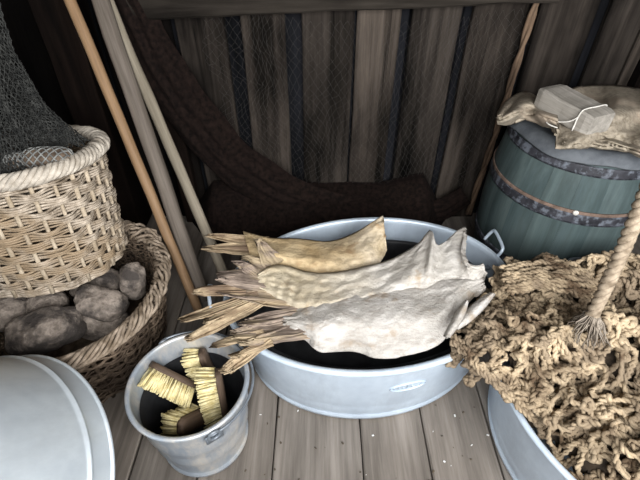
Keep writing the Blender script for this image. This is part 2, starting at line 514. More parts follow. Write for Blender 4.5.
# tan edge rope at the right
er = smooth_path([at(468, 214, y=yw - .02), at(476, 190, y=yw), at(492, 145, y=yw - .01), at(508, 92, y=yw), at(524, 40, y=yw), at(537, 0, y=yw), at(556, -60, y=yw)], 70)
mb = MB(); rr = .013 + .004 * np.array([nz(i * .3, 5) for i in range(70)])
mb.ply(er, rr, 3.0, 2, 7); mb.ply(er + np.array((.012, .012, 0)), rr * .6, 4, 2, 6, 1.3)
o = mb.build('edge_rope', M['edge_rope']); local(hn, o); o['label'] = 'tan gathered edge of the net'
# fine mesh in front of the boards
mb = MB(); nx_, nz_ = 46, 34; pts = {}
for i in range(nx_):
    for j in range(nz_):
        fx_ = i / (nx_ - 1); x = -.42 + 1.15 * fx_
        ztop = .93; zbot = .16 + .30 * abs(fx_ - .62) ** 1.4
        z = ztop - (ztop - zbot) * (j / (nz_ - 1))
        pts[i, j] = (x + (.5 * (j % 2)) * .025 + .06 * nz(i * .11, j * .09) + .012 * nz(i * .5, j * .4), yw + .012 + .012 * nz(x * 5, z * 5), z + .02 * nz(i * .2, j * .3, 7) - .05 * math.sin(PI * fx_))
for j in range(nz_ - 1):
    for i in range(nx_ - 1):
        a = pts[i, j]; q = (i, i + 1) if j % 2 else (i - 1, i)
        for b in q:
            if (b, j + 1) in pts: mb.tube([a, pts[b, j + 1]], .00028, 3, caps=False)
o = mb.build('fine_mesh', M['net_fine']); local(hn, o); o['kind'] = 'stuff'

# net heap along the wall foot, added to darken the gap behind the tub
mb = MB(); G = []
for i in range(70):
    x = -.62 + 1.22 * i / 69; row = []
    hh = .20 + .05 * nz(x * 3, 2) + .06 * max(0, x)
    e = min(1, 8 * i / 69 + .1, 8 * (1 - i / 69) + .1)
    for j in range(22):
        a = PI * .5 * j / 21
        rr_ = 1 + .07 * nz(x * 6, a * 2, 6) + .02 * nz(x * 25, a * 8, 2)
        row.append((x, WALL_Y - .012 - .22 * e * math.sin(a) * rr_, max(.002, hh * e * math.cos(a) * rr_)))
    G.append(row)
mb.grid(np.array(G)); o = mb.build('added_net_heap', M['net_brown']); local(hn, o)

# ------------------------------------------------------------------ leaning poles
def pole(a, b, r0, r1, mat, label, seed, ext=.20):
    a = np.array(a); b = np.array(b); d = b - a; L = np.linalg.norm(d)
    t = d / L; Ltot = L + ext
    zmax = 2.05
    Ltot = min(Ltot, (zmax - a[2]) / t[2])
    n = 26; pts = np.array([(.004 * nz(seed, i * .25), .004 * nz(seed + 5, i * .25), Ltot * i / (n - 1)) for i in range(n)])
    rad = np.array([(r0 + (r1 - r0) * i / (n - 1)) * (1 + .05 * nz(seed + 9, i * .5)) for i in range(n)])
    rad[0] *= .8; rad[-1] *= .85
    mb = MB(); mb.tube(pts, rad, 14)
    o = mb.build('wooden_pole', mat)
    o.location = a
    o.rotation_mode = 'QUATERNION'; o.rotation_quaternion = Vector((0, 0, 1)).rotation_difference(Vector(t))
    return tag(o, label, 'pole', 'poles leaning in the corner')
pole(at(201, 316, z=.012), at(70, 0, y=1.50), .0175, .0175, M['pole_a'], 'smooth orange-tan wooden pole, closest to the wicker baskets', 1)
pole(at(204, 300, z=.02), at(100, 0, y=1.50), .026, .027, M['pole_b'], 'thick weathered grey wooden pole between the two thinner poles', 2)
pole(at(232, 292, z=.012), at(107, 0, y=1.54), .0195, .0185, M['pole_c'], 'thin pale beige wooden pole behind the dried fish tails', 3)

# ------------------------------------------------------------------ galvanised tubs and bucket
def tub_shell(h, ax, ay, ax0, ay0, wall=.004, rim=.011, foot=.02, beads=(.8,), n=96, step=None):
    """oval tub: outside, rolled rim, inside, floor; local origin at base centre"""
    P = [(0.0, foot * .4), (.9, foot * .4), (.985, 0), (1.0, 0.0), (1.0, .004)]
    out = []
    def el(s, z, off=0.0):
        f = min(1.0, max(0.0, z / h))
        a = ax0 + (ax - ax0) * f; b = ay0 + (ay - ay0) * f
        return [((a * s + off) * math.cos(t), (b * s + off) * math.sin(t), z) for t in np.arange(n) * 2 * PI / n]
    G = [el(.02, foot * .5), el(.95, foot * .5), el(1, 0, -.004), el(1, 0.0, .004), el(1, foot * .5, .006), el(1, foot, .006), el(1, foot + .004, .001)]
    zs = np.linspace(foot + .01, h - rim * 2.1, 14)
    for z in zs:
        off = 0
        for b in beads:
            off += .0045 * math.exp(-((z - b * h) / .006) ** 2)
        G.append(el(1, z, off))
        if step and z < step * h <= z + zs[1] - zs[0]: G += [el(1, step * h - .004), el(1, step * h - .001, .005), el(1, step * h + .003, .005), el(1, step * h + .006, .002)]
    for k in range(9):
        a = -PI / 2 + k * PI * 1.5 / 8 if False else PI * (-.5 + 1.35 * k / 8)
        G.append(el(1, h - rim + rim * math.sin(a) + rim * .0, rim * math.cos(a)))
    for z in np.linspace(h - rim * 2.2, foot + .01, 8): G.append(el(1, z, -wall))
    G.append(el(.97, foot)); G.append(el(.02, foot))
    mb = MB(); mb.grid(np.array(G), closed_v=True, flip=True)
    return mb

def wire_handle(w, hgt, r=.006, n=24):
    pts = smooth_path([(-w / 2, 0, 0), (-w / 2, 0, hgt * .8), (-w / 2 + .01, 0, hgt), (w / 2 - .01, 0, hgt), (w / 2, 0, hgt * .8), (w / 2, 0, 0)], n)
    mb = MB(); mb.tube(pts, r, 8)
    return mb

T1 = np.array((.160, .972)); T1R = math.radians(10); T1H = .30
t1 = tag(empty('oval_tub', (*T1, 0), (0, 0, T1R)), 'oval galvanised steel tub on the floor holding dried fish', 'tub')
tub_shell(T1H, .452, .322, .395, .292, beads=(.16,)).build('tub_body', M['zinc'], t1)
for (px, py, pz, rz, tilt) in ((.440, .085, .29, math.radians(80), math.radians(-8)), (-.445, -.06, .265, math.radians(95), math.radians(12))):
    o = wire_handle(.11, .055, .0055).build('handle', M['zinc'], t1)
    o.location = (px, py, pz); o.rotation_euler = (tilt, 0, rz)
    if px < 0: o.location = (-.462, -.02, .30); o.rotation_euler = (math.radians(-35), 0, rz)
    else: o.location = (.455, .10, .275); o.rotation_euler = (math.radians(25), 0, rz)
# embossed maker's stamp: an oval ring with a worn line of raised characters
mb = MB()
tc = -PI / 2 + .08
def on_wall(t, z, off=.0015):
    f = z / T1H; a = .395 + .057 * f; b = .292 + .03 * f
    nrm = norm((math.cos(t) / a, math.sin(t) / b, 0))
    return np.array((a * math.cos(t), b * math.sin(t), z)) + nrm * off
ring = [on_wall(tc + .125 * math.cos(q), .185 + .019 * math.sin(q)) for q in np.arange(40) * 2 * PI / 40]
mb.tube(ring, .0022, 5, closed=True)
o = mb.build('stamp_ring', M['zinc'], t1)
def stroke(mb, t0, z0, segs, s):
    for seg in segs:
        mb.tube([on_wall(t0 + x * s / .36, z0 + y * s) for x, y in seg], .0012, 4)
glyphs = [[[(.1, .1), (.3, .9 - .2 * (i % 3)), (.5, .2 + .15 * (i % 2))]] for i in range(7)]   # worn past reading
mb = MB()
for i in range(7): stroke(mb, tc - .105 + i * .031, .179, glyphs[i], .013)
mb.build('worn_stamp', M['zinc'], o)

# dark nested tub inside
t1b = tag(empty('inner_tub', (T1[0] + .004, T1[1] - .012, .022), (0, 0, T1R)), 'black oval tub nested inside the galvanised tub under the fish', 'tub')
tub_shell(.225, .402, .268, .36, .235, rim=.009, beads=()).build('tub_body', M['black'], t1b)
o = wire_handle(.09, .05, .006).build('handle', M['zinc_dark'], t1b); hw_ = Matrix.Rotation(-T1R, 3, 'Z') @ (Vector(at(474, 264, z=.25)) - Vector((T1[0] + .004, T1[1] - .012, .022)))
o.location = hw_; o.rotation_euler = (math.radians(55), 0, math.radians(-25))

# right-hand tub with the rope net
T2 = np.array((.885, .615))
t2 = tag(empty('round_tub', (*T2, 0)), 'galvanised steel tub in the right corner filled with coarse rope net', 'tub')
tub_shell(.30, .415, .412, .365, .362, rim=.009, beads=(.16,)).build('tub_body', M['zinc'], t2)
o = wire_handle(.11, .055, .0055).build('handle', M['zinc_dark'], t2); o.location = (-.02, .418, .27); o.rotation_euler = (math.radians(-20), 0, 0)

# tipped tub at the left
tp = tag(empty('tipped_tub', (0, 0, 0)), 'upturned galvanised steel tub tilted on its rim at the bottom left', 'tub')
q = (-.728, .427, .182, 1.079, .903, .285)
axv = Vector((math.cos(q[4]) * math.cos(q[3]), math.cos(q[4]) * math.sin(q[3]), -math.sin(q[4])))
tub_shell(.34, .285, .285, .272, .272, rim=.005, foot=.02, beads=(.40,), step=.80).build('tub_body', M['zinc_dull'], tp)
tp.location = Vector(q[:3]) - axv * .34
tp.rotation_mode = 'QUATERNION'; tp.rotation_quaternion = Vector((0, 0, 1)).rotation_difference(axv)

# bucket
BK = np.array((-.338, .6225)); BH = .295
bk = tag(empty('galvanised_bucket', (*BK, 0)), 'galvanised bucket with lime-scaled sides holding yellow scrubbing brushes', 'bucket')
tub_shell(BH, .150, .150, .116, .116, rim=.007, foot=.02, beads=(.62, .36), n=64).build('bucket_body', M['zinc_dirty'], bk)
mb = MB(); mb.lathe([(.001, .0225), (.111, .0225), (.1135, .03), (.1362, .225)], 64)  # black inner sheet, added to darken the bucket's lower inside
o = mb.build('dark_lining', M['black'], bk); o['label'] = 'black lining added to darken the lower inside'
mb = MB()                                                     # bail folded down over the rim
hp = [(.158 * math.cos(a), .158 * math.sin(a), 0) for a in np.linspace(math.radians(-52), math.radians(128), 50)]
for i, p in enumerate(hp):
    s = i / 49; hp[i] = (p[0] * 1.04, p[1] * 1.04, .290 - .010 * math.sin(PI * s))
e0 = math.radians(-56); e1 = math.radians(128)
mb.tube(hp, .0035, 7); mb.build('bail_handle', M['zinc_dark'], bk)
for e in (e0, e1):
    mb = MB()
    c = np.array((.160 * math.cos(e), .160 * math.sin(e), .277)); tv = np.array((-math.sin(e), math.cos(e), 0))
    mb.tube([c + tv * .014 * math.cos(a) + np.array((0, 0, .014 * math.sin(a))) for a in np.arange(16) * 2 * PI / 16], .0045, 7, closed=True)
    rv = np.array((math.cos(e), math.sin(e), 0)); R = np.stack([tv, rv, np.array((0, 0, 1))], 1)
    mb.box(c + rv * -.008 - np.array((0, 0, .022)), (.045, .006, .03), R, .002)
    mb.build('ear', M['zinc_dark'], bk)

# scrubbing brushes
def brush(c, lng, bri, label, L=.14, W=.045, TH=.016, BL=.04, seed=1):
    L *= 1.05; W *= 1.15; BL *= 1.15
    """lng = long axis, bri = direction the bristles point"""
    lng = norm(lng); bri = norm(np.asarray(bri) - lng * np.dot(bri, lng)); wv = np.cross(bri, lng)
    root = tag(empty('scrubbing_brush'), label, 'brush', 'brushes in the bucket')
    R = np.stack([lng, wv, bri], 1)
    root.matrix_world = Matrix([[R[i, 0], R[i, 1], R[i, 2], c[i]] for i in range(3)] + [[0, 0, 0, 1]])
    n = 14; rows = []
    mb = MB(); prof = [(-W / 2, -.3), (-W / 2 * .85, -TH), (0, -TH * 1.1), (W / 2 * .85, -TH), (W / 2, -TH * .3), (W / 2, 0), (0, 0), (-W / 2, 0)]
    prof[0] = (-W / 2, -TH * .3)
    for i in range(n + 1):
        s = i / n; k = min(1, 6 * s + .45, 6 * (1 - s) + .45)
        rows.append([((s - .5) * L, y * k, z) for y, z in prof])
    mb.grid(np.array(rows), closed_v=True)
    mb.F.append(tuple(range(8))); mb.F.append(tuple(n * 8 + i for i in range(8))[::-1])
    mb.build('brush_block', M['brush_wood'], root)
    mb = MB(); r = random.Random(seed)
    for i in range(12):
        for j in range(4):
            bx = (i / 11 - .5) * (L - .02); by = (j / 3 - .5) * (W - .012)
            for q in range(5):
                a = (bx + r.uniform(-.003, .003), by + r.uniform(-.003, .003), -.001)
                ln = BL * r.uniform(.88, 1.05)
                e = (a[0] + bx * .13 + r.uniform(-.005, .005), a[1] + by * .35 + r.uniform(-.005, .005), ln)
                m_ = tuple((a[z] + e[z]) / 2 + r.uniform(-.001, .001) for z in range(3))
                mb.tube([a, m_, e], [.0030, .0034, .0026], 4)
    tag(mb.build('bristles', M['bristle'], root), kind='stuff')
    return root
RT = np.array((1.0, 0, 0)); UP = np.array((0, math.sin(PITCH), math.cos(PITCH))); FW = np.array((0, math.cos(PITCH), -math.sin(PITCH)))
brush(at(172, 378, z=.225), RT * .72 - UP * .55 + FW * .42, -RT * .62 - UP * .72 - FW * .55, 'scrubbing brush at the left inside the bucket, bristles facing the basket', .135, .045, .016, .045, 1)
brush(at(206, 368, z=.20), RT * .2 - UP * .85 + FW * .5, -RT * .9 - UP * .25, 'scrubbing brush at the back of the bucket, partly behind another brush', .125, .042, .016, .04, 2)
brush(at(219, 394, z=.21), RT * .05 - UP * .9 + FW * .42, -RT * .95 - FW * .25, 'upright scrubbing brush at the right inside the bucket, most fully visible', .15, .046, .016, .044, 3)
brush(at(191, 421, z=.165), RT * .35 - UP * .05 + FW * .9, -RT * .85 + UP * .05 - FW * .75, 'scrubbing brush lying lowest, bristles up against the front bucket rim', .11, .042, .016, .045, 4)

# ------------------------------------------------------------------ wicker baskets
def basket(name, label, h, r0, r1, stakes, rows, rods, mats, sq=2.0, rim_r=.017, seed=1, rim_strands=6, rough=1.0, flare=1.0, amp=.009):
    root = tag(empty(name), label, 'basket')
    rr = random.Random(seed)
    def rad(z, t):
        s = min(1.05, max(0, z / h)); r = r0 + (r1 - r0) * s ** flare
        q = (abs(math.cos(t)) ** sq + abs(math.sin(t)) ** sq) ** (-1 / sq)
        return r * q
    # base disc
    mb = MB(); mb.grid(np.array([[(rad(0, t) * f * math.cos(t), rad(0, t) * f * math.sin(t), zz) for t in np.arange(40) * 2 * PI / 40] for f, zz in ((.01, .008), (.97, .008), (1, .0), (.97, -.006), (.01, -.006))]), closed_v=True)
    mb.build('basket_base', mats[0], root)
    # upright stakes
    for i in range(stakes):
        t = 2 * PI * i / stakes
        mb = MB(); mb.tube([(rad(z, t) * math.cos(t), rad(z, t) * math.sin(t), z) for z in np.linspace(0, h, 7)], .0066 * rr.uniform(.85, 1.15), 6)
        mb.build('stake', mats[1], root)
    # woven rods
    mb = MB(); n = stakes * 4
    th = np.arange(n) * 2 * PI / n
    rowh = h / rows
    for k in range(rows):
        for m in range(rods):
            ph = rr.uniform(0, 9)
            z0 = rowh * (k + (m + .5) / rods)
            pts = []
            for t in th:
                w = math.cos(t * stakes / 2 + PI * k)
                w = math.copysign(abs(w) ** .7, w)
                z = z0 + rough * (.0045 * nz(t * 5 + ph, k, m) + .005 * w * (0.5 - (m + .5) / rods))
                z = min(max(z, .002), h)
                r = rad(z, t) + w * amp + rough * .003 * nz(t * 4, ph)
                pts.append((r * math.cos(t), r * math.sin(t), z))
            mb.tube(pts, rowh / rods * .50 * rr.uniform(.8, 1.15), 5, closed=True)
    tag(mb.build('weave', mats[0], root), kind='stuff')
    # plaited border
    nn = 260
    for k in range(rim_strands):
        mb = MB(); pts = []
        for i in range(nn):
            t = 2 * PI * i / nn
            tw = t * (15 if rim_strands < 7 else 11) + 2 * PI * k / rim_strands
            wob = rough * (.004 * nz(t * 6, k * 3.3, seed) + .0022 * nz(t * 22, k * 5.3, seed + 2))
            rq = rim_r * (1 + .1 * nz(t * 5, k))
            r = rad(h, t) + rq * math.cos(tw) * 1.15 + wob + .004
            pts.append((r * math.cos(t), r * math.sin(t), h + rim_r * .45 + rq * .85 * math.sin(tw) + wob))
        mb.tube(pts, rim_r * (.44 if rim_strands < 7 else .30) * (1 + .2 * nz(k * 1.7, seed)), 6, closed=True)
        mb.build('rim_strand', mats[2], root)
    return root
ub_base = np.array((-.882, 1.09, .312)); ub_top = np.array((-.90, 1.145, .655))
ub = basket('wicker_basket', 'pale wicker basket with plaited rim, stacked on the stone-filled basket', (.348), .228, .248, 28, 12, 4, (M['wicker'], M['wicker_stake'], M['wicker_rim']), 2.3, .018, 3)
ub.location = ub_base - np.array((0, .032, 0)); ub.scale = (1, .86, 1)
ub.rotation_mode = 'QUATERNION'; ub.rotation_quaternion = Vector((0, 0, 1)).rotation_difference(Vector(ub_top - ub_base))
lb = basket('wicker_basket', 'worn brown wicker basket on the floor filled with stones', .285, .245, .305, 34, 15, 3, (M['wicker_old'], M['wicker_old'], M['wicker_old_rim']), 2.1, .0185, 11, 9, 3.4)
lb.location = (-.81, .945, .008)

# stones
def stone(u, v, z, size, rot, label, seed):
    c = at(u, v, z=z)
    n1, n2 = 18, 26; G = []
    for i in range(n1 + 1):
        ph = PI * i / n1; row = []
        for j in range(n2):
            th = 2 * PI * j / n2
            d = np.array((math.sin(ph) * math.cos(th), math.sin(ph) * math.sin(th), math.cos(ph)))
            e = np.sign(d) * np.abs(d) ** .72
            k = 1 + .16 * nz(*(d * 1.3 + seed)) + .06 * nz(*(d * 3.5 + seed * 2)) + .03 * nz(*(d * 8 + seed)) - .05 * abs(nz(*(d * 2.2 + seed * 3)))
            row.append(e * k * np.array(size) * .57)
        G.append(row)
    mb = MB(); mb.grid(np.array(G), closed_v=True, flip=False)
    o = mb.build('stone', M['stone'])
    o.location = c; o.rotation_euler = rot
    return tag(o, label, 'stone', 'stones in the lower basket')
stone(44, 331, .235, (.19, .115, .10), (.2, -.1, .35), 'largest rounded stone, at the front left of the lower basket', 1)
stone(101, 303, .25, (.135, .09, .075), (.1, .25, -.1), 'sooty-topped stone in the middle of the lower basket', 2.3)
stone(133, 282, .245, (.075, .075, .13), (.15, .2, .3), 'upright stone against the right rim of the lower basket', 3.7)
stone(97, 283, .215, (.15, .10, .06), (.1, .0, .2), 'flat stone wedged under the upper basket', 5.1)
stone(48, 305, .21, (.11, .09, .08), (.3, .1, .9), 'small dark stone behind the largest stone', 6.4)
stone(5, 313, .225, (.12, .10, .09), (.0, .2, .5), 'shadowed stone at the left edge of the photo', 7.9)
stone(104, 322, .17, (.13, .10, .10), (.2, .4, .1), 'dark stone low in the gap at the basket front', 9.2)

# ------------------------------------------------------------------ dark net hanging into the upper basket
dn = tag(empty('dark_net', (-.95, 1.2, .6)), 'dark green-grey knotted net hanging into the upper wicker basket', 'fishing net')
def net_sheet(top, bot, nu, nv, wob, r, mat, seed, name):
    mb = MB(); top = smooth_path(top, nu); bot = smooth_path(bot, nu); P = {}
    for i in range(nu):
        for j in range(nv):
            s = j / (nv - 1); a = top[i] * (1 - s) + bot[i] * s; fi = i / (nu - 1)
            xs = s * (1 - fi) + s ** 1.9 * fi; a[0] = top[i][0] * (1 - xs) + bot[i][0] * xs
            sag = math.sin(PI * s)
            off = np.array((.5 * (j % 2) * (top[1][0] - top[0][0]) * .9 + .008 * nz(i * .2, j * .2, seed), -wob * math.sin(i * .55 + seed + j * .05) - .02 * nz(i * .12, j * .1, seed + 3), -.03 * sag + .006 * nz(i * .2, j * .3, seed + 8)))
            P[i, j] = a + off
    for j in range(nv - 1):
        for i in range(nu):
            q = (i, i + 1) if j % 2 else (i - 1, i)
            for b in q:
                if (b, j + 1) in P:
                    A = P[i, j]; C = P[b, j + 1]
                    k1 = A * .8 + C * .2; k2 = A * .2 + C * .8; m = (A[0] + C[0]) / 2
                    k1[0] = A[0] * .95 + C[0] * .05; k2[0] = C[0] * .95 + A[0] * .05
                    mb.tube([A, k1, k2, C], [r * 1.7, r, r, r * 1.7], 4, caps=False)
    o = mb.build(name, mat); local(dn, o); o['kind'] = 'stuff'
    return o
for L, (dy, sd) in enumerate(((0, 1), (.03, 2.7), (.06, 4.1), (.09, 5.3))):
    top = [at(-130, -60, y=1.30 + dy), at(-60, -40, y=1.28 + dy), at(-8, -8 + 4 * L, y=1.27 + dy)]
    bot = [at(-110, 215, z=.63 - .01 * L), at(-20, 196, z=.665), at(30, 172, z=.69), at(62, 146, z=.70), at(90 - 3 * L, 143, z=.69)]
    net_sheet(top, bot, 44, 46, .018, .0017, M['net_dark'], sd, 'net_layer')

# net-wrapped floats inside the upper basket
def float_roll(u, v, z, L, R, rz, label, seed):
    c = at(u, v, z=z); root = tag(empty('net_float', c, (.1, .05, rz)), label, 'float', 'floats in the upper basket')
    mb = MB(); n = 14
    prof = [(-L / 2 + L * i / n, R * (1 - abs(2 * i / n - 1) ** 4) ** .5 * (1 + .08 * nz(i * .7, seed)) + .003) for i in range(n + 1)]
    mb.grid(np.array([[(x, r * math.cos(a), r * math.sin(a)) for a in np.arange(16) * 2 * PI / 16] for x, r in prof]), closed_v=True)
    mb.build('cork_body', M['cork'], root)
    mb = MB()
    for sg in (-1, 1):
        for k in range(9):
            pts = []
            for i in range(n + 1):
                x, r = prof[i]; a = sg * i * .32 + k * 2 * PI / 9
                pts.append((x, (r + .002) * math.cos(a), (r + .002) * math.sin(a)))
            mb.tube(pts, .0022, 4)
    tag(mb.build('net_wrap', M['net_grey'], root), kind='stuff')
float_roll(49, 160, .70, .13, .030, .15, 'grey net-wrapped float peeping over the basket rim', 2)
float_roll(18, 164, .695, .07, .027, .4, 'dark brown float beside the net-wrapped one in the basket', 5)

# ------------------------------------------------------------------ dried split cod
def patch(top, bot, zf, nu=60, nv=26, thick=.006, mb=None, jag=0.0, seed=0.0, it=2):
    """a sheet between two edge lines (photo directions) lying at the heights given by zf(s, t), closed underneath"""
    top = smooth_path(top, nu, it); bot = smooth_path(bot, nu, it)
    G = np.zeros((nu, nv, 3))
    for i in range(nu):
        s = i / (nu - 1)
        for j in range(nv):
            t = j / (nv - 1)
            uv = top[i] * (1 - t) + bot[i] * t
            G[i, j] = at(uv[0] + jag * nz(j * .7, seed) * max(0, (i - nu + 8) / 7), uv[1], z=zf(s, t))
    dx = np.gradient(G, axis=0); dy = np.gradient(G, axis=1)
    N = np.cross(dx, dy); N /= np.maximum(1e-9, np.linalg.norm(N, axis=2))[..., None]
    N[N[..., 2] < 0] *= -1
    U = G - N * thick
    # closed lens: top rows then underside back
    ring = np.concatenate([G, U[:, ::-1]], axis=1)
    mb = mb or MB()
    b = mb.n
    mb.grid(ring, closed_v=True, flip=True)
    m = 2 * nv
    for j in range(nv - 1):
        mb.F.append((b + j, b + j + 1, b + m - 2 - j, b + m - 1 - j))
        e = b + (nu - 1) * m
        mb.F.append((e + m - 1 - j, e + m - 2 - j, e + j + 1, e + j))
    return mb

def blades(root, name, mat, specs, seed=0, th=.003):
    """stiff dried fin rays: each spec = (base uv, base z, tip uv, tip z, width)"""
    mb = MB()
    r = random.Random(seed)
    for (bu, bz, tu, tz, w) in specs:
        a = at(*bu, z=bz); c = at(*tu, z=tz); d = c - a; n = 9
        side = norm(np.cross(d, (0, 0, 1))); up = norm(np.cross(side, d))
        rows = []; cu = r.uniform(-.012, .012); tw = r.uniform(-.6, .6)
        for i in range(n):
            s = i / (n - 1)
            ww = w * (1 - .25 * s) * (1 if i < n - 1 else .35) * (1 + .15 * nz(s * 4, bu[1]))
            ctr = a + d * s + up * (cu * math.sin(PI * s) + .004 * nz(s * 3, tu[0])) + side * .006 * nz(s * 2, tu[1])
            ca, sa = math.cos(tw * s), math.sin(tw * s)
            sv = side * ca + up * sa; uu = up * ca - side * sa
            rows.append([ctr - sv * ww / 2, ctr - sv * ww / 4 + uu * th, ctr, ctr + sv * ww / 4 + uu * th, ctr + sv * ww / 2, ctr + sv * ww / 4 + uu * (th * .2), ctr - uu * th, ctr - sv * ww / 4 + uu * th * .2])
        b = mb.n
        mb.grid(np.array(rows), closed_v=True)
        mb.F.append(tuple(b + i for i in range(8))); mb.F.append(tuple(b + (n - 1) * 8 + i for i in range(8))[::-1])
    return mb.build(name, mat, root, True)

def fin(root, name, mat, b0, b1, bz, tips, tz, n, w, seed):
    """a fan of rays from the base line b0-b1 to points along the tip polyline"""
    r = random.Random(seed); tp_ = resample(tips, n); sp = []
    for i in range(n):
        s = i / (n - 1)
        bu = (b0[0] * (1 - s) + b1[0] * s, b0[1] * (1 - s) + b1[1] * s)
        k = r.uniform(.86, 1.04)
        tu = (bu[0] + (tp_[i][0] - bu[0]) * k + r.uniform(-1, 1), bu[1] + (tp_[i][1] - bu[1]) * k + r.uniform(-1.5, 1.5))
        z_ = tz + r.uniform(-.008, .008) if not isinstance(tz, tuple) else tz[0] * (1 - s) + tz[1] * s + r.uniform(-.006, .006)
        sp.append((bu, bz + r.uniform(-.004, .004), tu, z_, w * r.uniform(.8, 1.3)))
    return blades(root, name, mat, sp, seed)

def lobes(specs, seed):
    """papery dried fin lobes: (base, tip, base z, tip z, base width, tip width), widths in photo pixels, ribbed along their length"""
    mb = MB()
    for q, (b, t, bz, tz, wb, wt) in enumerate(specs):
        b = np.array(b, float); t = np.array(t, float); d = t - b; n = norm((-d[1], d[0], 0))[:2]
        if n[1] > 0: n = -n                       # first edge is the upper one
        k = seed + q * 3.7
        def edge(sg):
            return [b + d * f + n * sg * ((wb * (1 - f) + wt * f) / 2 * (1 + .35 * nz(f * 5, k, sg)) * (1 - .55 * f ** 6)) for f in np.linspace(0, 1, 8)]
        def zf(f, c, k=k, bz=bz, tz=tz):
            return bz * (1 - f) + tz * f + .0050 * nz(c * 7, f * 1.6, k) + .010 * math.sin(c * 4 + k) * f + .0022 * nz(c * 22, f * 1.5, k) + .018 * nz(f * 2.5, c * 1.5, k + 4) * f
        patch(edge(1), edge(-1), zf, 26, 30, .0028, mb, 11.0, k)
    return mb

def fish_root(label, u, v, z):
    return tag(empty('dried_fish', at(u, v, z=z)), label, 'fish', 'dried split fish in the tub')
def adopt(root, o):
    o.parent = root; o.matrix_parent_inverse = Matrix.Translation(-Vector(root.location)); return o

# back fish, yellow
fc = fish_root('yellow dried split cod, the rearmost of the three fish in the tub', 310, 255, .31)
def zc(s, t): return .335 + .018 * math.sin(PI * t) + .020 * math.exp(-((s - .08) / .09) ** 2) * (1 - t) + .055 * max(0, s - .72) / .28 * (1 - t) ** 1.5 + .012 * nz(s * 6, t * 3, 1) + .005 * nz(s * 22, t * 9, 2)
mb = patch([(243, 231), (255, 234), (270, 238), (300, 238), (325, 242), (340, 239), (358, 231), (372, 222), (383, 215)], [(252, 262), (262, 266), (285, 272), (310, 277), (335, 280), (355, 278), (370, 272), (380, 264), (387, 250)], zc, 64, 26, .007)
adopt(fc, mb.build('body', M['fish_yellow']))
adopt(fc, lobes([((268, 243), (209, 235), .338, .366, 13, 6), ((272, 249), (205, 248), .338, .352, 15, 9)], 21).build('tail', M['fish_tail_yellow']))
adopt(fc, lobes([((275, 266), (258, 239), .350, .405, 24, 7), ((272, 268), (246, 257), .350, .380, 14, 7)], 22).build('tail_fin', M['fish_tail']))

# middle fish, cream
fb = fish_root('cream dried split cod with ridged tail stem, between the other two fish', 340, 280, .31)
def zb_(s, t):
    z = .352 + .020 * math.sin(PI * t) + .018 * math.exp(-((t - .05) / .10) ** 2) * (1 - s) + .012 * nz(s * 6, t * 3, 11) + .004 * nz(s * 24, t * 9, 12)
    z += .0045 * math.sin(s * 150) * max(0, 1 - abs(s - .13) / .16) * math.exp(-((t - .6) / .25) ** 2)
    z += .052 * min(1, max(0, s - .5) / .14) * (1 - t) ** 1.6                                  # raised shoulder
    z += .016 * math.exp(-((s - .66 - .06 * t) / .022) ** 2) * (1 - t) - .014 * math.exp(-((s - .735) / .03) ** 2) * (1 - t)
    return z
mb = patch([(258, 273), (270, 265), (285, 264), (310, 273), (340, 272), (365, 266), (388, 261), (410, 249), (421, 241), (426, 233), (431, 229), (434, 236), (437, 246), (444, 243), (452, 235), (459, 229), (467, 225), (465, 236), (462, 249), (467, 263), (476, 266), (484, 264)], [(256, 290), (275, 302), (300, 311), (330, 312), (360, 306), (395, 300), (420, 298), (440, 298), (455, 297), (470, 296), (482, 290), (486, 276)], zb_, 130, 34, .007, it=1)
adopt(fb, mb.build('body', M['fish_cream']))
adopt(fb, lobes([((286, 284), (219, 276), .350, .392, 18, 20), ((284, 291), (222, 291), .350, .376, 20, 16), ((262, 278), (238, 262), .362, .400, 14, 8)], 31).build('tail', M['fish_tail']))
adopt(fb, lobes([((246, 289), (195, 291), .368, .376, 10, 11), ((258, 293), (183, 320), .360, .352, 9, 10), ((268, 297), (189, 339), .356, .345, 10, 14), ((262, 298), (206, 322), .356, .350, 8, 8)], 32).build('tail_tips', M['fish_tail_yellow']))
adopt(fb, lobes([((312, 309), (244, 298), .352, .362, 7, 8)], 33).build('stem_edge', M['fish_tail']))

# front fish, white
fa = fish_root('white salt-crusted dried split cod, nearest the bucket and the front rim', 380, 320, .31)
def za_(s, t):
    e = .022 * math.exp(-((t - .0) / .07) ** 2) * nz(s * 9, 3)
    return .352 + .036 * math.sin(PI * min(1, t * 1.02)) ** .8 - .022 * t + e + .010 * math.sin(s * 7 + t * 2.2) * t + .014 * nz(s * 5, t * 3, 21) + .0035 * nz(s * 26, t * 12, 22) - .015 * max(0, .12 - s) / .12
mb = patch([(282, 313), (292, 311), (305, 303), (322, 296), (340, 291), (365, 283), (395, 278), (425, 276), (450, 272), (470, 272), (484, 276)],
           [(285, 326), (296, 334), (308, 340), (318, 353), (335, 352), (357, 351), (376, 360), (406, 356), (430, 350), (445, 341), (456, 322), (468, 303), (484, 288)], za_, 90, 34, .008)
adopt(fa, mb.build('body', M['fish_white']))
adopt(fa, lobes([((318, 321), (234, 334), .352, .370, 20, 18), ((312, 329), (244, 343), .350, .362, 16, 11), ((316, 311), (244, 322), .352, .374, 14, 13)], 41).build('tail', M['fish_tail']))
adopt(fa, lobes([((264, 333), (213, 345), .362, .356, 8, 9), ((270, 338), (223, 371), .358, .340, 9, 16), ((272, 341), (234, 356), .356, .348, 8, 8)], 42).build('tail_tips', M['fish_tail_yellow']))
def zear(s, t): return .382 + .012 * math.sin(PI * t) + .02 * s
